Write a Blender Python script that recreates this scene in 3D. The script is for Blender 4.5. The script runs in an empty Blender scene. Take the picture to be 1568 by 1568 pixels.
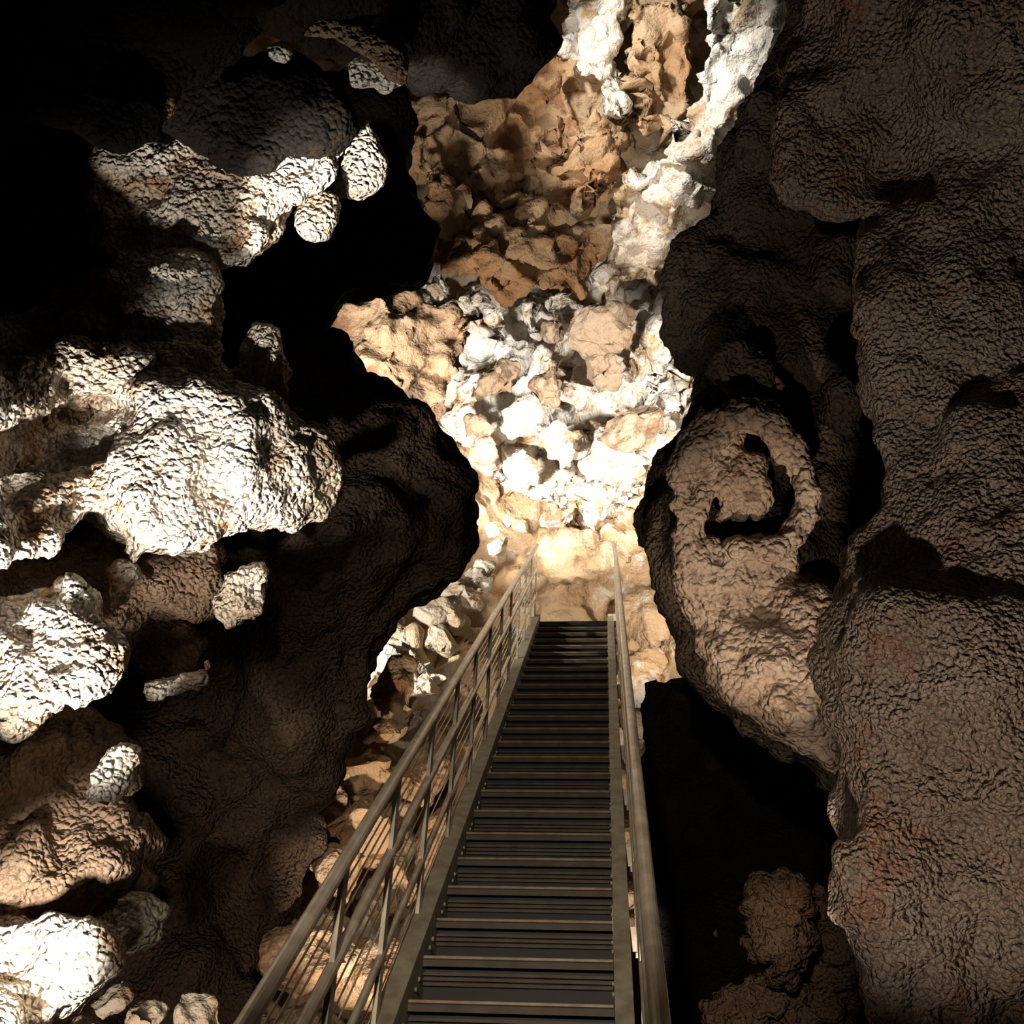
import bpy, bmesh, math, random
import numpy as np
from mathutils import Vector, Matrix
random.seed(4); rng=np.random.default_rng(4)
scene=bpy.context.scene
# ---------------------------------------------------------------- camera
F=1568.0
def nz(v): v=np.array(v,float); return v/np.linalg.norm(v)
Xc=nz((1,.0174,.0912)); dc=nz((.0899,.0746,-1.0)); nc=np.cross(Xc,dc); nc=nz(nc)
SL=math.radians(37)
Yc=math.cos(SL)*dc-math.sin(SL)*nc
Zc=math.sin(SL)*dc+math.cos(SL)*nc
R=np.stack([Xc,Yc,Zc],1)
RT=R.T
CAM=np.array([0,0,1.7])
cam=bpy.data.cameras.new('camera'); co=bpy.data.objects.new('camera',cam)
scene.collection.objects.link(co)
M=Matrix(RT.tolist()).to_4x4(); M.translation=Vector(CAM); co.matrix_world=M
cam.sensor_width=36; cam.lens=36; cam.clip_start=.05; cam.clip_end=200
scene.camera=co
def P(x,y,d):
    x=np.asarray(x,float);y=np.asarray(y,float);d=np.asarray(d,float)
    v=np.stack([(x-784)/F*d,(784-y)/F*d,-d],-1)
    return v@R + CAM
# ---------------------------------------------------------------- materials
def rock_mat(name,c1,c2,c3,pat=1.2,pop=36,bump=0.02,rough=.8,spec=.2,stain=(.55,.62),crag=.03,cragscale=6,ramp=(.40,.60)):
    m=bpy.data.materials.new(name); m.use_nodes=True; nt=m.node_tree; N=nt.nodes; L=nt.links
    b=N['Principled BSDF']; b.inputs['Roughness'].default_value=rough
    b.inputs['Specular IOR Level'].default_value=spec
    tc=N.new('ShaderNodeTexCoord')
    n1=N.new('ShaderNodeTexNoise'); n1.inputs['Scale'].default_value=pat; n1.inputs['Detail'].default_value=4; n1.inputs['Roughness'].default_value=.6
    L.new(tc.outputs['Object'],n1.inputs['Vector'])
    r1=N.new('ShaderNodeValToRGB'); r1.color_ramp.elements[0].position=ramp[0]; r1.color_ramp.elements[1].position=ramp[1]
    r1.color_ramp.elements[0].color=(*c1,1); r1.color_ramp.elements[1].color=(*c2,1)
    L.new(n1.outputs['Fac'],r1.inputs['Fac'])
    n2=N.new('ShaderNodeTexNoise'); n2.inputs['Scale'].default_value=pat*2.3; n2.inputs['Detail'].default_value=5
    n2.inputs['Roughness'].default_value=.7
    L.new(tc.outputs['Object'],n2.inputs['Vector'])
    r2=N.new('ShaderNodeValToRGB'); r2.color_ramp.elements[0].position=stain[0]; r2.color_ramp.elements[1].position=stain[1]
    L.new(n2.outputs['Fac'],r2.inputs['Fac'])
    mx=N.new('ShaderNodeMix'); mx.data_type='RGBA'
    L.new(r2.outputs['Color'],mx.inputs['Factor']); L.new(r1.outputs['Color'],mx.inputs[6]); mx.inputs[7].default_value=(*c3,1)
    L.new(mx.outputs[2],b.inputs['Base Color'])
    prev=None
    if pop:   # popcorn crust: rounded nodules with pits between them
        v2=N.new('ShaderNodeTexNoise'); v2.inputs['Scale'].default_value=pop; v2.inputs['Detail'].default_value=0.6
        L.new(tc.outputs['Object'],v2.inputs['Vector'])
        ma=N.new('ShaderNodeMix'); ma.data_type='VECTOR'; ma.inputs['Factor'].default_value=.02
        L.new(tc.outputs['Object'],ma.inputs[4]); L.new(v2.outputs['Color'],ma.inputs[5])
        v=N.new('ShaderNodeTexVoronoi'); v.feature='F1'; v.inputs['Scale'].default_value=pop
        L.new(ma.outputs[1],v.inputs['Vector'])
        sq=N.new('ShaderNodeMath'); sq.operation='MULTIPLY'; L.new(v.outputs['Distance'],sq.inputs[0]); L.new(v.outputs['Distance'],sq.inputs[1])
        sb=N.new('ShaderNodeMath'); sb.operation='SUBTRACT'; L.new(v2.outputs['Fac'],sb.inputs[0]); L.new(sq.outputs[0],sb.inputs[1])
        b1=N.new('ShaderNodeBump'); b1.inputs['Distance'].default_value=bump; b1.inputs['Strength'].default_value=1
        L.new(sb.outputs[0],b1.inputs['Height']); prev=b1
    if crag:
        n4=N.new('ShaderNodeTexNoise'); n4.inputs['Scale'].default_value=cragscale; n4.inputs['Detail'].default_value=5; n4.inputs['Roughness'].default_value=.6
        L.new(tc.outputs['Object'],n4.inputs['Vector'])
        b2=N.new('ShaderNodeBump'); b2.inputs['Distance'].default_value=crag; b2.inputs['Strength'].default_value=1
        L.new(n4.outputs['Fac'],b2.inputs['Height'])
        if prev: L.new(prev.outputs['Normal'],b2.inputs['Normal'])
        prev=b2
    L.new(prev.outputs['Normal'],b.inputs['Normal'])
    return m
def metal_mat(name,c,rough=.45,met=.6):
    m=bpy.data.materials.new(name); m.use_nodes=True; nt=m.node_tree; N=nt.nodes; L=nt.links
    b=N['Principled BSDF']; b.inputs['Metallic'].default_value=met
    tc=N.new('ShaderNodeTexCoord'); n=N.new('ShaderNodeTexNoise'); n.inputs['Scale'].default_value=14; n.inputs['Detail'].default_value=6
    L.new(tc.outputs['Object'],n.inputs['Vector'])
    r=N.new('ShaderNodeValToRGB'); r.color_ramp.elements[0].position=.3; r.color_ramp.elements[1].position=.7
    r.color_ramp.elements[0].color=(c[0]*.55,c[1]*.5,c[2]*.45,1); r.color_ramp.elements[1].color=(*c,1)
    L.new(n.outputs['Fac'],r.inputs['Fac']); L.new(r.outputs['Color'],b.inputs['Base Color'])
    b.inputs['Roughness'].default_value=rough
    return m
PALE =rock_mat('pale_crusted_limestone',(.46,.37,.27),(.68,.62,.54),(.34,.20,.11),pat=1.5,pop=44,bump=.034,stain=(.52,.62),crag=0,rough=.6,spec=.4)
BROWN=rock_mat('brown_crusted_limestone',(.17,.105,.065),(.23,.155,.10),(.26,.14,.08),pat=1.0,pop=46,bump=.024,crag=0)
DBROWN=rock_mat('deep_shade_limestone',(.045,.028,.019),(.075,.05,.034),(.03,.02,.014),pat=1.0,pop=46,bump=.024,crag=0,spec=.1)  # BROWN darkened; the buttress shade is put into the colour
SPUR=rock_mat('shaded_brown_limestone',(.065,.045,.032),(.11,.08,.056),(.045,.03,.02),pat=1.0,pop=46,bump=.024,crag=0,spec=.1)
RIGHT=rock_mat('grey_brown_crusted_limestone',(.20,.145,.105),(.28,.215,.165),(.23,.125,.08),pat=1.1,pop=60,bump=.026,crag=0,rough=.55,spec=.4)
DARK =rock_mat('shade_black_rock',(.008,.0065,.0055),(.015,.012,.010),(.018,.013,.009),pat=1.0,pop=40,bump=.015,crag=0,spec=.04)  # near-black albedo: deep cave shade put into the rock colour
ORANGE=rock_mat('orange_limestone',(.42,.25,.13),(.50,.37,.24),(.28,.15,.08),pat=.9,pop=0,crag=.12,cragscale=4)
FLOORR=rock_mat('ochre_limestone',(.48,.32,.18),(.58,.45,.30),(.70,.63,.54),pat=.8,pop=0,crag=.12,cragscale=4,stain=(.54,.62))
CREAM =rock_mat('cream_limestone',(.50,.40,.29),(.62,.56,.48),(.46,.31,.18),pat=1.2,pop=0,crag=.10,cragscale=5,stain=(.54,.6))
WHITE =rock_mat('white_calcite_rock',(.80,.77,.72),(.70,.62,.53),(.50,.36,.22),pat=.9,pop=0,crag=.14,cragscale=5,stain=(.52,.60))
TAN  =rock_mat('tan_limestone',(.30,.21,.14),(.40,.30,.21),(.25,.15,.09),pat=.9,pop=0,crag=.10,cragscale=5)
COIL =rock_mat('tan_flowstone',(.30,.21,.145),(.40,.305,.225),(.17,.11,.075),pat=2.5,pop=36,bump=.022,crag=0)
STEEL=metal_mat('galvanised_steel',(.66,.61,.50),.32,.4)
STR  =metal_mat('painted_stringer_steel',(.44,.42,.31),.55,.2)
TREAD=metal_mat('dark_tread_steel',(.02,.016,.012),.6,.2)
SLAT =metal_mat('brown_slat_steel',(.085,.062,.040),.6,.2)
LIP  =metal_mat('pale_nosing_steel',(.24,.19,.13),.5,.3)  # paler than the tread steel
# ---------------------------------------------------------------- rock builder
def ico():
    bm=bmesh.new(); bmesh.ops.create_icosphere(bm,subdivisions=2,radius=1)
    v=np.array([x.co[:] for x in bm.verts]); f=np.array([[q.index for q in t.verts] for t in bm.faces]); bm.free(); return v,f
IV,IF=ico()
def inside(px,py,poly):
    c=np.zeros(px.shape,bool); n=len(poly)
    for i in range(n):
        x1,y1=poly[i][:2]; x2,y2=poly[(i+1)%n][:2]
        if y1==y2: continue
        k=((y1>py)!=(y2>py))&(px<(x2-x1)*(py-y1)/(y2-y1)+x1); c^=k
    return c
def edist(px,py,poly):
    d=np.full(px.shape,1e9); n=len(poly)
    for i in range(n):
        a=np.array(poly[i][:2],float); b=np.array(poly[(i+1)%n][:2],float); ab=b-a
        t=((px-a[0])*ab[0]+(py-a[1])*ab[1])/max(ab@ab,1e-9); t=np.clip(t,0,1)
        d=np.minimum(d,np.hypot(px-a[0]-t*ab[0],py-a[1]-t*ab[1]))
    return d
def blobs(poly,dep,rmax=.45,step=16,jit=.25,rmin=.03):
    """volume of overlapping rounded lobes"""
    xs=[p[0] for p in poly]; ys=[p[1] for p in poly]
    gx,gy=np.meshgrid(np.arange(min(xs),max(xs),step),np.arange(min(ys),max(ys),step))
    gx=gx.ravel()+rng.uniform(-.4,.4,gx.size)*step; gy=gy.ravel()+rng.uniform(-.4,.4,gy.size)*step
    k=inside(gx,gy,poly); gx,gy=gx[k],gy[k]
    e=edist(gx,gy,poly)
    if isinstance(dep,(int,float)): d=np.full(gx.shape,float(dep))
    else:
        c=np.array(dep,float); w=1/((gx[:,None]-c[:,0])**2+(gy[:,None]-c[:,1])**2+900); d=(w*c[:,2]).sum(1)/w.sum(1)
    r=np.minimum(e*d/F,rmax)
    rp=r*F/d
    keep=(r>rmin)&(rng.uniform(size=r.size)<np.clip((step/(.33*rp))**2,0,1))
    gx,gy,d,r=gx[keep],gy[keep],d[keep],r[keep]
    dd=d+r*.9+rng.uniform(-1,1,r.size)*jit*r
    return P(gx,gy,dd),r*(dd/d)
def tex(kind,scale,basis=None,depth=2):
    t=bpy.data.textures.new(kind.lower(),kind)
    t.noise_scale=scale
    if kind=='CLOUDS': t.noise_depth=depth
    if basis: t.noise_basis=basis
    return t
def disp(o,kind,scale,strength,basis=None,depth=2,mid=.5):
    m=o.modifiers.new('relief','DISPLACE'); m.texture=tex(kind,scale,basis,depth); m.strength=strength; m.mid_level=mid; m.texture_coords='GLOBAL'
def link(me,name,mat):
    o=bpy.data.objects.new(name,me); scene.collection.objects.link(o)
    if mat: me.materials.append(mat)
    return o
KNOB=((.5,.30,None),(.2,.15,None),(.08,.04,None))
def mass(name,groups,mat,voxel=.035,noise=KNOB):
    C=[];Rr=[]
    for g in groups: C.append(g[0]); Rr.append(g[1])
    C=np.concatenate(C); Rr=np.concatenate(Rr)
    sc=1+rng.uniform(-.15,.15,(len(C),1,3))
    V=(IV[None]*Rr[:,None,None]*sc+C[:,None]).reshape(-1,3)
    Fc=(IF[None]+(np.arange(len(C))*len(IV))[:,None,None]).reshape(-1,3)
    me=bpy.data.meshes.new(name); me.from_pydata(V.tolist(),[],Fc.tolist())
    o=link(me,name,mat)
    r=o.modifiers.new('remesh','REMESH'); r.mode='VOXEL'; r.voxel_size=voxel; r.use_smooth_shade=True
    s=o.modifiers.new('smooth','SMOOTH'); s.iterations=3; s.factor=.5
    for sc_,st,ba in noise: disp(o,'CLOUDS',sc_,st,ba,depth=1 if ba else 2)
    return o
def boulder_arrays(c,s,sub=4,planes=16,flat=(1,1,1)):
    bm=bmesh.new(); bmesh.ops.create_icosphere(bm,subdivisions=sub,radius=1)
    v=np.array([x.co[:] for x in bm.verts]); f=[[q.index for q in t.verts] for t in bm.faces]; bm.free()
    for i in range(planes):
        n=nz(rng.normal(size=3)); c0=rng.uniform(.42,.8); dd=v@n
        k=dd>c0; v[k]-=((dd[k]-c0)[:,None])*n
    v*=np.array(flat)*rng.uniform(.7,1.3,3)
    q=Matrix.Rotation(rng.uniform(0,6.28),3,Vector(nz(rng.normal(size=3)))); v=v@np.array(q)
    return v*s+c,f
def boulders(name,items,mat,noise=((.25,.08),(.08,.03)),sub=4,smooth=False):
    V=[];Fc=[];o0=0
    for (x,y,d,s) in items:
        v,f=boulder_arrays(P(x,y,d),s*d/F,sub=sub)
        V.append(v); Fc+= [[a+o0 for a in t] for t in f]; o0+=len(v)
    me=bpy.data.meshes.new(name); me.from_pydata(np.concatenate(V).tolist(),[],Fc)
    if smooth:
        for p in me.polygons: p.use_smooth=True
    o=link(me,name,mat)
    for s,st in noise: disp(o,'CLOUDS',s,st)
    return o
# ---------------------------------------------------------------- far chamber wall
ctl=np.array([(800,100,15),(1000,0,14),(1000,200,14.5),(850,550,15.5),(1000,600,15),(880,720,14.2),(870,830,13),(870,950,12.4),(870,1010,12),(870,1130,10),
(1010,1000,11.3),(1030,900,12),(740,860,12.3),(700,900,11),(650,1000,9.2),(600,1100,8.2),(545,1200,7.3),(520,1400,6.6),(500,1568,6),(700,1400,7.2),(800,1568,6.6),(1000,1300,9),(1000,1568,8),
(400,600,13),(1300,600,13),(0,0,12),(1568,0,12),(0,1568,7),(1568,1568,9),(500,2000,5),(1300,2000,6),(-600,-600,11),(2200,-600,11),(-600,2200,6),(2200,2200,7),(784,-700,12),(-600,800,10),(2200,800,10)],float)
def rbf(px,py):
    A=np.hypot(ctl[:,0,None]-ctl[:,0],ctl[:,1,None]-ctl[:,1]); w=np.linalg.solve(A+np.eye(len(ctl))*8,ctl[:,2]-11)
    D=np.hypot(px[:,None]-ctl[:,0],py[:,None]-ctl[:,1]); return D@w+11
n=460
gx,gy=np.meshgrid(np.linspace(-500,2100,n),np.linspace(-500,2000,n)); gx=gx.ravel(); gy=gy.ravel()
V=P(gx,gy,rbf(gx,gy)); idx=np.arange(n*n).reshape(n,n)
Fc=np.stack([idx[:-1,:-1],idx[1:,:-1],idx[1:,1:],idx[:-1,1:]],-1).reshape(-1,4)
me=bpy.data.meshes.new('wall_back'); me.from_pydata(V.tolist(),[],Fc.tolist())
for p in me.polygons: p.use_smooth=True
wb=link(me,'wall_back',FLOORR)
disp(wb,'CLOUDS',1.3,.7); disp(wb,'CLOUDS',.7,.6,'VORONOI_F2_F1',1); disp(wb,'CLOUDS',.25,.2,'VORONOI_F1',1); disp(wb,'CLOUDS',.1,.06)
CRAG=((.9,.6,None),(.5,.5,'VORONOI_F2_F1'),(.2,.16,'VORONOI_F1'),(.09,.06,None))
# ---------------------------------------------------------------- mid-distance rock
mass('rock_outcrop',[blobs([(400,470),(518,452),(640,435),(700,465),(748,482),(742,520),(700,550),(685,590),(684,650),(640,800),(560,800),(400,700)],9,.5,14,.4)],TAN,.045,((.5,.4,None),(.3,.25,'VORONOI_F2_F1'),(.1,.06,None)))
mass('rock_overhang',[blobs([(560,100),(700,120),(760,100),(840,60),(900,60),(985,120),(985,180),(965,290),(930,320),(860,315),(760,300),(700,300),(600,330),(560,250)],[(700,200,10.6),(800,150,11.4),(830,235,12.6),(900,280,10.8),(740,290,10.8)],.5,14,.6),
 blobs([(632,220),(680,250),(720,300),(800,320),(900,330),(930,390),(890,450),(760,470),(700,440),(655,415),(640,340)],[(660,300,10.2),(800,380,10.6),(880,380,10.9)],.5,14,.5)],ORANGE,.05,CRAG)
mass('orange_rock_column',[blobs([(955,-200),(1080,-200),(1068,60),(1058,150),(1035,225),(975,220),(945,120)],11.1,.45,12,.5)],ORANGE,.05,CRAG)
mass('white_calcite_seam',[blobs([(865,-200),(985,-200),(975,60),(962,200),(930,185),(905,130),(850,95),(862,20)],11.2,.35,12,.5),
  blobs([(1070,-200),(1260,-200),(1250,80),(1180,200),(1120,330),(1060,390),(1010,440),(930,450),(905,375),(950,270),(1040,215),(1075,130)],[(1150,0,9.5),(1100,200,10),(960,380,11.4)],.4,10,.4)],WHITE,.045,((.9,.5,None),(.45,.35,'VORONOI_F2_F1'),(.2,.10,'VORONOI_F1'),(.09,.05,None)))
mass('white_rubble_slope',[blobs([(640,440),(760,430),(900,400),(1020,400),(1130,500),(1130,800),(1000,780),(880,800),(760,760),(640,720)],[(850,450,15),(850,600,14.1),(880,740,13),(1020,560,14),(700,600,14)],.6,12,.8)],WHITE,.05,((1.0,.9,None),(.6,.7,'VORONOI_F2_F1'),(.35,.4,None),(.16,.14,'VORONOI_F1'),(.1,.06,None)))
boulders('white_boulder_pile',[(720,600,13.6,36),(800,640,13.1,40),(860,680,12.9,44),(940,700,12.7,46),(1000,690,12.7,40),(1010,620,13.2,30),(740,700,12.9,32),(800,720,12.7,30),(890,600,13.5,30),(1020,520,13.6,34),(780,530,13.9,28),(980,560,13.5,26)],WHITE,((.4,.4),(.15,.12)))
boulders('brown_boulder_pile',[(765,580,13.2,38),(840,590,13.0,46),(925,500,13.2,60),(735,650,12.9,30),(975,665,12.4,44),(850,500,13.4,24),(925,575,13.1,34)],TAN,((.35,.35),(.12,.08)))
it=[]
for i in range(90):
    y=rng.uniform(800,1110); x=rng.uniform(560+max(0,(950-y))*.6,790-(y-800)*.5)
    it.append((x,y,11.9-(y-800)/310*4.0,rng.uniform(10,32)))
boulders('pale_boulder_pile',it,CREAM,((.2,.05),(.06,.02)))
boulders('tan_boulder_pile',[(610,1060,7.8,48),(590,1130,7.3,40),(560,1180,7,45),(700,1080,8.4,30),(560,1260,6.7,60),(520,1330,6.3,60),(600,1360,6.6,60),(470,1450,5.9,70),(560,1500,6,70),(620,1560,6.2,60),(545,1190,6.9,60),(500,1240,6.6,50),(640,1200,7.2,50),(680,1300,7,50)],ORANGE,((.4,.25),(.1,.04)))
# ---------------------------------------------------------------- ceiling / left masses
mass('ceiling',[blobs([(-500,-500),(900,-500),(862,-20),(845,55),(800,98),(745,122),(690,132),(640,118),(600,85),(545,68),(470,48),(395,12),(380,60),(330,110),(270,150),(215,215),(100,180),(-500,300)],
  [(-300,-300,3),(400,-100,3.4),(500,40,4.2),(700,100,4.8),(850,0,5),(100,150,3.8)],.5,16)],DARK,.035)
mass('ceiling_lip',[blobs([(385,-10),(440,0),(500,20),(560,35),(620,70),(650,120),(615,128),(570,98),(545,80),(470,62),(395,30)],4.0,.15,7,.2),
 blobs([(130,60),(200,90),(270,140),(300,100),(250,190),(215,222),(190,200),(180,130)],3.95,.12,8,.3)],BROWN,.022,((.25,.10,None),(.1,.05,None)))
mass('shaded_rock_bulb',[blobs([(215,180),(270,140),(330,95),(400,75),(470,95),(535,165),(535,205),(500,240),(440,240),(400,285),(330,265),(290,225),(240,215)],4.35,.45,12,.2)],DARK,.03,((.4,.2,None),(.14,.06,None)))  # shaded top of the bulb, its shade carried by near-black colour
mass('wall_left',[
 blobs([(140,270),(165,225),(215,195),(250,200),(330,200),(440,230),(500,215),(530,215),(515,270),(440,308),(400,375),(330,412),(215,415),(140,392),(132,330)],4.5,.30,10,.35),
 blobs([(-500,430),(-100,500),(50,480),(100,430),(200,400),(190,460),(110,495),(60,528),(0,568),(-500,700)],[(-200,500,3.6),(150,430,4.5)],.3,12,.4),
 blobs([(180,380),(330,395),(334,520),(300,570),(240,570),(170,500)],4.4,.24,10,.3),
 blobs([(385,520),(408,475),(428,510),(432,600),(440,650),(355,650),(362,570)],4.4,.25,8,.3),
 blobs([(190,600),(260,560),(340,600),(430,600),(470,640),(520,690),(530,750),(480,795),(400,800),(335,822),(225,845),(195,905),(180,840),(172,770)],[(230,780,3.95),(350,700,4.1),(500,740,4.35)],.24,10,.5),
 blobs([(160,935),(155,905),(180,860),(215,840),(205,890),(180,945)],4.1,.15,7,.3),
 blobs([(-500,580),(0,560),(130,520),(215,530),(225,580),(150,610),(60,640),(0,650),(-500,700)],[(-200,620,3.3),(200,560,4.1)],.2,10,.4),
 blobs([(-500,640),(0,660),(110,640),(200,610),(240,640),(200,680),(100,690),(30,720),(-500,760)],[(-200,680,3.45),(200,640,4.15)],.16,10,.4),
 blobs([(-500,780),(20,780),(60,740),(150,720),(230,670),(260,700),(190,760),(120,800),(90,850),(40,862),(-500,870)],[(-200,800,3.35),(200,730,4.0)],.25,10,.3),
 blobs([(-500,470),(60,530),(180,420),(330,410),(335,540),(360,590),(440,640),(510,700),(500,780),(340,815),(200,830),(130,790),(60,830),(-500,860)],[(-200,650,3.75),(100,600,4.25),(250,500,4.45),(250,700,4.2),(480,720,4.5)],.3,12,.3),
 blobs([(-500,960),(30,930),(120,880),(145,940),(195,990),(190,1030),(150,1060),(90,1065),(70,1100),(30,1122),(-50,1118),(-500,1150)],3.8,.26,10,.45),
 blobs([(335,885),(395,845),(414,880),(412,940),(362,970),(325,950)],4.5,.2,8,.1),
 blobs([(205,1055),(250,1045),(300,1020),(330,990),(332,1025),(300,1055),(240,1070)],4.3,.2,6,.25,.012),
 blobs([(148,1215),(165,1170),(205,1135),(212,1160),(190,1195),(155,1225)],3.85,.2,6,.25,.012),
],PALE,.021,((.3,.16,None),(.12,.10,None),(.05,.04,None)))
mass('hanging_pendant',[
 blobs([(530,180),(560,175),(580,215),(594,250),(587,290),(545,308),(505,295),(528,250)],4.9,.3,8,.1),
 blobs([(500,285),(525,300),(515,350),(487,385),(460,372),(448,335),(458,305)],4.75,.3,8,.1),
 blobs([(530,88),(620,88),(626,130),(595,142),(530,132)],4.1,.3,7,.1),
 blobs([(408,68),(450,75),(452,98),(412,88)],4.1,.3,5,.1,.015)],PALE,.022,((.2,.06,None),(.08,.04,None)))
mass('shaded_rock_recess',[
 blobs([(100,130),(610,110),(628,230),(640,340),(662,412),(625,440),(518,450),(512,520),(440,620),(300,640),(100,900),(-500,900),(-500,200)],6.5,.45,16)],DARK,.05)  # recess shade put into the rock colour, as lamps reach it
mass('shaded_rock_buttress',[
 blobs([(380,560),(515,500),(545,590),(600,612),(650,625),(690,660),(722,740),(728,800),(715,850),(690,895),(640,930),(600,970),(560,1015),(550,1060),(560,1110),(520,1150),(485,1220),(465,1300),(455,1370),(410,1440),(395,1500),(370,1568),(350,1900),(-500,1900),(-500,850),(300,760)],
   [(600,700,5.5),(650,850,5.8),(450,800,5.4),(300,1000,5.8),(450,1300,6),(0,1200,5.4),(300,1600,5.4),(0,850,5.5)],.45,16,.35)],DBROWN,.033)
mass('brown_wall_ledge',[
 blobs([(-500,1110),(0,1105),(110,1075),(205,1140),(215,1180),(160,1230),(220,1290),(205,1330),(240,1370),(160,1400),(100,1420),(0,1410),(-500,1450)],[(0,1200,3.9),(100,1150,4.2),(50,1400,3.7),(200,1330,4)],.25,12,.6),
 blobs([(-500,840),(80,850),(160,800),(330,815),(335,860),(325,925),(270,940),(225,935),(180,1000),(60,950),(-500,1000)],[(0,900,4.2),(280,880,4.65)],.22,10,.4),
 blobs([(185,950),(230,930),(300,950),(315,1000),(250,1045),(190,1040)],4.9,.3,10)],BROWN,.026,((.35,.24,None),(.12,.12,None),(.05,.03,None)))
mass('pale_flowstone_mound',[
 blobs([(-500,1430),(0,1395),(80,1395),(165,1430),(192,1470),(175,1515),(110,1545),(60,1600),(60,1900),(-500,1900)],[(50,1450,3.5),(0,1800,2.9)],.28,12,.4),
 blobs([(160,1375),(225,1360),(256,1400),(247,1440),(200,1465),(180,1430)],3.75,.2,8,.1)],PALE,.024,((.3,.16,None),(.12,.08,None),(.05,.03,None)))
boulders('tan_boulder',[(220,1560,4.2,48),(300,1575,4.3,50),(390,1600,4.4,50),(130,1570,3.9,50),(180,1530,4.4,30)],CREAM,((.15,.08),(.05,.02)),smooth=True)
# ---------------------------------------------------------------- right masses
mass('wall_right',[blobs([(1240,-500),(1235,0),(1250,100),(1330,200),(1335,340),(1332,430),(1325,500),(1340,600),(1345,660),(1362,720),(1330,770),(1285,830),(1278,900),(1290,1000),(1280,1080),(1302,1220),(1288,1300),(1290,1400),(1320,1470),(1345,1568),(1360,1900),(2200,1900),(2200,-500)],
  [(1300,200,4),(1400,600,3.6),(1330,900,3.6),(1500,1000,3.1),(1400,1400,3.2),(1500,0,3.2),(2000,1000,2.4)],.38,14,.3),
  blobs([(1210,60),(1195,150),(1183,200),(1193,280),(1235,315),(1320,340),(1350,300),(1350,100),(1280,0)],3.7,.25,10,.3)],RIGHT,.024,((.45,.22,None),(.18,.10,None),(.07,.035,None)))
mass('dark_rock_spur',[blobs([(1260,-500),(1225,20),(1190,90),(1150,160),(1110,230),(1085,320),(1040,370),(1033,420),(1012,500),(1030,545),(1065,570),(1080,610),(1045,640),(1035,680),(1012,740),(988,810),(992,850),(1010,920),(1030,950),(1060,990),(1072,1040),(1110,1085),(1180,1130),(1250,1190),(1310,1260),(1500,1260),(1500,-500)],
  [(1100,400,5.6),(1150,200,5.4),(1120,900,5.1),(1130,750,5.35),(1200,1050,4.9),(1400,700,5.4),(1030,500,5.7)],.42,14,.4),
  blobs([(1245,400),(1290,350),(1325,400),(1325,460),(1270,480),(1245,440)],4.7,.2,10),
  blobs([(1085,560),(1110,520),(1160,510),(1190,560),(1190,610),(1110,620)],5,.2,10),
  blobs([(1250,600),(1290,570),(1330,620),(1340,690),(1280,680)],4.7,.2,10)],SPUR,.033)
mass('shaded_rock_footing',[blobs([(983,1043),(1040,1047),(1075,1040),(1180,1100),(1320,1180),(1450,1568),(1450,1900),(1000,1900),(1010,1568),(985,1100)],7,.6,16)],DARK,.06)  # black void beside the stairs, its shade held in the colour
C=[];Rr=[]
for a in np.linspace(-155,95,60):
    t=math.radians(a); k=1+.06*math.sin(3*t)
    x=1142+92*k*math.cos(t); y=745+102*k*math.sin(t)
    C.append(P(x,y,4.80+rng.uniform(-.02,.02))); Rr.append(.05+.026*abs(math.sin(a*.12))+rng.uniform(0,.012))
for a in np.linspace(0,360,36):
    t=math.radians(a); C.append(P(1060+18*math.cos(t),740+70*math.sin(t),4.86)); Rr.append(.036+rng.uniform(0,.014))
for (x0,y0,h) in ((1104,735,50),(1132,725,58),(1160,745,42)):
    for q in np.linspace(-1,1,12): C.append(P(x0+8*math.sin(q*3),y0+h*q,4.90-.05*(1-q*q))); Rr.append(.044-.012*q*q)
g1=(np.array(C),np.array(Rr))
g2=blobs([(1020,800),(1080,815),(1140,845),(1225,830),(1220,880),(1170,950),(1090,960),(1040,900)],4.86,.22,10,.5)
g3=blobs([(1030,870),(1120,920),(1200,880),(1290,900),(1300,1210),(1180,1125),(1110,1080),(1075,1040),(1060,970)],[(1060,900,4.95),(1280,1100,4.6)],.16,10,.9)
mass('coiled_flowstone',[g1,g2,g3],COIL,.018,((.3,.10,None),(.1,.06,None),(.04,.025,None)))
mass('brown_rock_knob',[blobs([(1140,1370),(1180,1330),(1235,1345),(1245,1420),(1225,1490),(1180,1510),(1145,1450)],5.4,.12,8,.9),blobs([(1080,1530),(1180,1490),(1290,1540),(1330,1660),(1080,1660)],5.6,.14,10,.9),blobs([(1240,1350),(1330,1420),(1330,1560),(1230,1500)],5.8,.2,10,.6),blobs([(1085,1420),(1105,1415),(1108,1435),(1088,1440)],5.5,.2,4)],BROWN,.025,((.2,.2,None),(.1,.1,None),(.05,.03,None)))
# ---------------------------------------------------------------- floor
n=160
gx,gy=np.meshgrid(np.linspace(-5,4,n),np.linspace(-3,6,n)); 
V=np.stack([gx.ravel(),gy.ravel(),-.12-.0*gx.ravel()],-1); idx=np.arange(n*n).reshape(n,n)
Fc=np.stack([idx[:-1,:-1],idx[:-1,1:],idx[1:,1:],idx[1:,:-1]],-1).reshape(-1,4)
me=bpy.data.meshes.new('floor'); me.from_pydata(V.tolist(),[],Fc.tolist())
for p in me.polygons: p.use_smooth=True
fl=link(me,'floor',BROWN); disp(fl,'CLOUDS',.5,.18)
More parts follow.
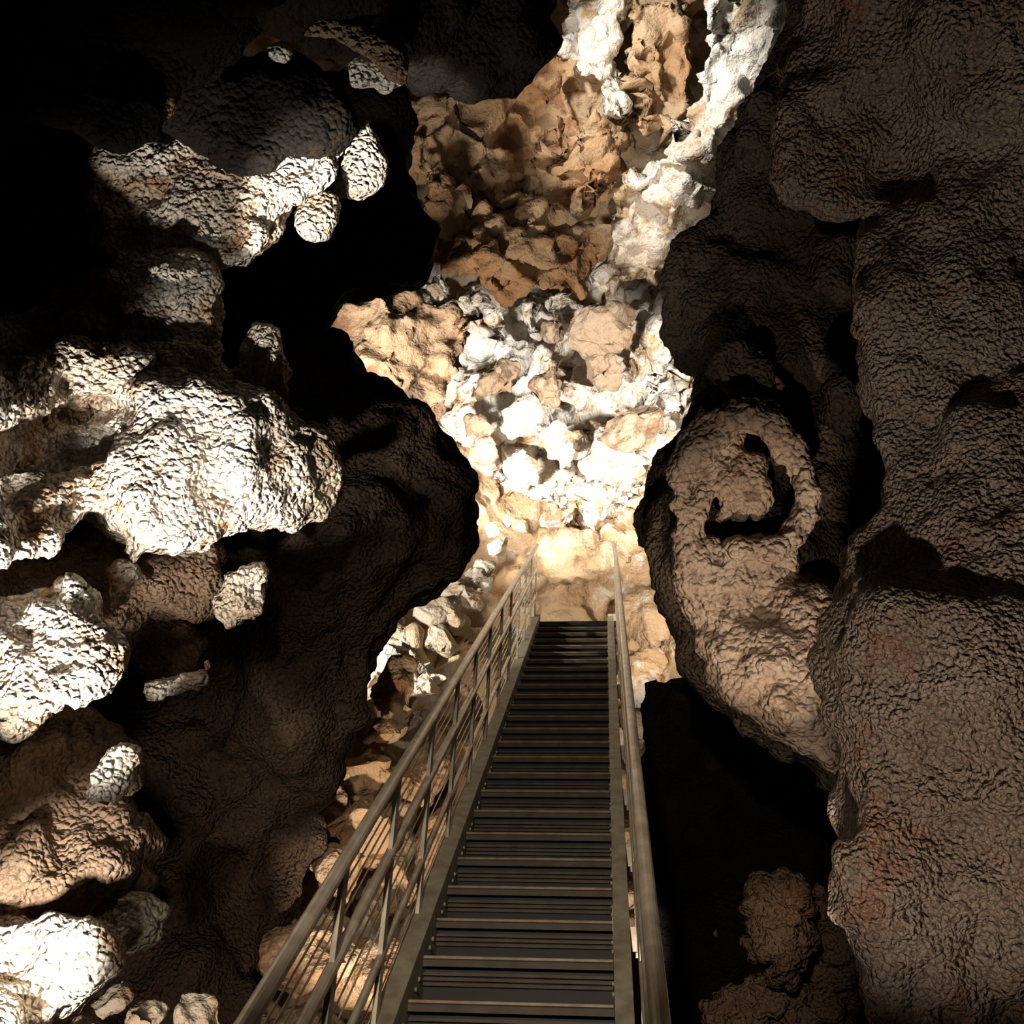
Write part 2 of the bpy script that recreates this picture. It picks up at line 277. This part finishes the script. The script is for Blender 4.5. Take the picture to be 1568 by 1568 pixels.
# ---------------------------------------------------------------- staircase
H=1.92
Dv=np.array([0,math.cos(SL),math.sin(SL)]); Nv=np.array([0,-math.sin(SL),math.cos(SL)]); Xv=np.array([1.,0,0])
def S(t,x,h=0): return CAM-H*Nv+t*Dv+x*Xv+h*Nv
root=bpy.data.objects.new('metal_staircase',None); scene.collection.objects.link(root)
def tube(bm,p,q,r,seg=12):
    p=Vector(p);q=Vector(q); d=q-p
    m=Matrix.Translation((p+q)/2)@d.to_track_quat('Z','Y').to_matrix().to_4x4()
    bmesh.ops.create_cone(bm,cap_ends=True,segments=seg,radius1=r,radius2=r,depth=d.length,matrix=m)
def box(bm,o,ax,ay,az):
    o,ax,ay,az=[Vector(v) for v in (o,ax,ay,az)]
    vs=[bm.verts.new(o+i*ax+j*ay+k*az) for i in(0,1) for j in(0,1) for k in(0,1)]
    for f in((0,1,3,2),(4,6,7,5),(0,4,5,1),(2,3,7,6),(0,2,6,4),(1,5,7,3)): bm.faces.new([vs[a] for a in f])
def part(name,bm,mat,bev=0):
    bmesh.ops.recalc_face_normals(bm,faces=bm.faces)
    me=bpy.data.meshes.new(name); bm.to_mesh(me); bm.free()
    o=link(me,name,mat); o.parent=root
    if bev:
        b=o.modifiers.new('b','BEVEL'); b.width=bev; b.segments=2; b.limit_method='ANGLE'
    return o
XL,XR=-.716,.006; T0,T1=0.05,10.62
for nm,x,sg in(('stringer_left',XL,-1),('stringer_right',XR,1)):
    bm=bmesh.new()
    L=(T1-T0)*Dv
    box(bm,S(T0,x-.004,-.19),L,Xv*.008,Nv*.23)
    w_=.075 if sg<0 else .06
    box(bm,S(T0,x,.032),L,Xv*sg*w_,Nv*.009)
    box(bm,S(T0,x,-.19),L,Xv*sg*w_,Nv*.009)
    for i in range(int((T1-T0)/.302)):
        for j in(.06,.13): tube(bm,S(.42+i*.302+j,x-sg*.012,-.05),S(.42+i*.302+j,x+sg*.01,-.05),.009,8)
    part(nm,bm,STR,.002)
pitch=.302; bmt=bmesh.new(); bml=bmesh.new(); bmr=bmesh.new()
Yv=np.array([0,1.,0]); Zv=np.array([0,0,1.])
rise=pitch*math.sin(SL)
t=.35
while t<T1:
    o=S(t,XL+.006,-.015); W=Xv*(XR-XL-.012)
    box(bmt,o-Zv*.03,W,Yv*.245,Zv*.03)
    box(bmt,o-Zv*(rise+.03)+Yv*.05,W,Yv*.006,Zv*(rise+.0))
    box(bml,o-Zv*.010-Yv*.006,W,Yv*.03,Zv*.012)
    box(bmr,o-Zv*.036-Yv*.003,W,Yv*.004,Zv*.022)
    for z in (.062,.080,.098): box(bmr,o-Zv*z+Yv*.03,W,Yv*.012,Zv*.011)
    t+=pitch
part('treads',bmt,TREAD); part('nosings',bml,LIP,.002); part('riser_slats',bmr,SLAT)
def rails(side,xr,xs,sg):
    bm=bmesh.new(); TA,TB=.3,11.5
    tube(bm,S(TA,xr,.70),S(TB,xr,.70),.0225,16)
    bmw=bmesh.new()
    for h,r in((.47,.019),(.20,.013)): tube(bm,S(TA,xr,h),S(TB-.3,xr,h),r)
    for h in(.62,.58,.54,.42,.38,.33,.28,.15,.11,.07): tube(bmw,S(TA,xr+sg*.008,h),S(TB-.3,xr+sg*.008,h),.0032,6)
    hv=.70/math.cos(SL)
    tt=.5
    while tt<TB:
        top=S(tt,xr,.70)
        foot=np.array([xr,top[1],top[2]-hv-.10])
        box(bm,foot+np.array([-.008,-.006,0]),Xv*.016,Yv*.05,Zv*(hv+.10))
        box(bm,foot+np.array([min(0,(xs-xr)),-.02,.02]),Xv*abs(xs-xr),Yv*.07,Zv*.09)
        tt+=.78
    part('handrail_'+side,bm,STEEL,0); part('infill_rods_'+side,bmw,STEEL)
rails('left',-.775,XL,-1); rails('right',.095,XR,1)
bm=bmesh.new(); o=S(T1,XL-.1,0)-Zv*.06; box(bm,o,Xv*(XR-XL+.2),Yv*1.3,Zv*.05); part('landing',bm,TREAD)
# ---------------------------------------------------------------- lights
def spot(pos,aim,e,ang,col=(1,.86,.68),blend=.6,size=.05):  # lower-left floodlight is inferred; the other spots are unseen, added to light chosen patches
    l=bpy.data.lights.new('flood_or_added_spot','SPOT'); l.energy=e; l.spot_size=math.radians(ang); l.spot_blend=blend; l.color=col; l.shadow_soft_size=size
    o=bpy.data.objects.new('flood_or_added_spot',l); scene.collection.objects.link(o)
    p=Vector(pos); a=Vector(aim); o.location=p; o.rotation_euler=(a-p).to_track_quat('-Z','Y').to_euler()
Wm=(1,.84,.67); Nt=(1,.94,.84)
# far chamber
spot(P(520,820,9.3),P(880,600,14.3),2300,64,Nt,size=.2)
spot(P(1300,560,9),P(900,660,13.3),1500,50,Nt,size=.2)
spot(P(640,-250,8),P(1040,180,11),1000,50,Nt,size=.2)
spot(P(480,640,7.6),P(800,300,11.5),380,50,Wm,size=.2)
spot(P(665,855,8.2),P(800,370,10.6),450,44,Wm,size=.15)
spot(P(350,960,7.8),P(660,980,9.2),520,60,Nt)
spot(P(1180,930,9.2),P(900,890,12.3),430,60,Wm,size=.15)
spot(P(900,1800,5.5),P(900,950,12),500,40,Wm)
spot(P(700,1950,4.2),P(540,1240,6.8),420,32,Wm)
# left : inferred floodlight low beside the pale mound, plus spots added for chosen patches
spot(P(-130,1450,3.1),P(330,710,4.3),330,60,Nt,.9,.06)
spot(P(-60,1330,2.4),P(350,720,4.2),420,34,Nt,.9,.04)
spot(P(-150,1300,2.6),P(535,240,4.7),2100,14,Nt,.5)
spot(P(-150,1250,3.0),P(180,500,4.3),230,38,Nt,.9)
spot(P(-140,1620,2.7),P(30,1480,3.4),260,44,Nt)
spot(P(60,1900,3.0),P(250,1560,4.2),80,50,Wm)
spot(P(-50,1900,2.1),P(200,1180,4.1),14,50,Wm)
# right : unseen spots added below the frame
spot(P(1150,2000,1.7),P(1480,850,3.3),110,84,(1,.87,.74),size=.04)
spot(P(1260,1900,2.7),P(1150,840,4.9),240,24,Wm,size=.03)
spot(P(1180,1850,3.2),P(1190,1420,5.3),40,10,Wm)
# stairs : fill spot added behind the camera
spot((-.3,-1.0,2.6),P(780,1250,5),430,34,Wm,size=.08)
w=bpy.data.worlds.new('w'); scene.world=w; w.use_nodes=True
w.node_tree.nodes['Background'].inputs[0].default_value=(.5,.4,.3,1); w.node_tree.nodes['Background'].inputs[1].default_value=.006
scene.view_settings.view_transform='Standard'; scene.view_settings.look='None'; scene.view_settings.exposure=0
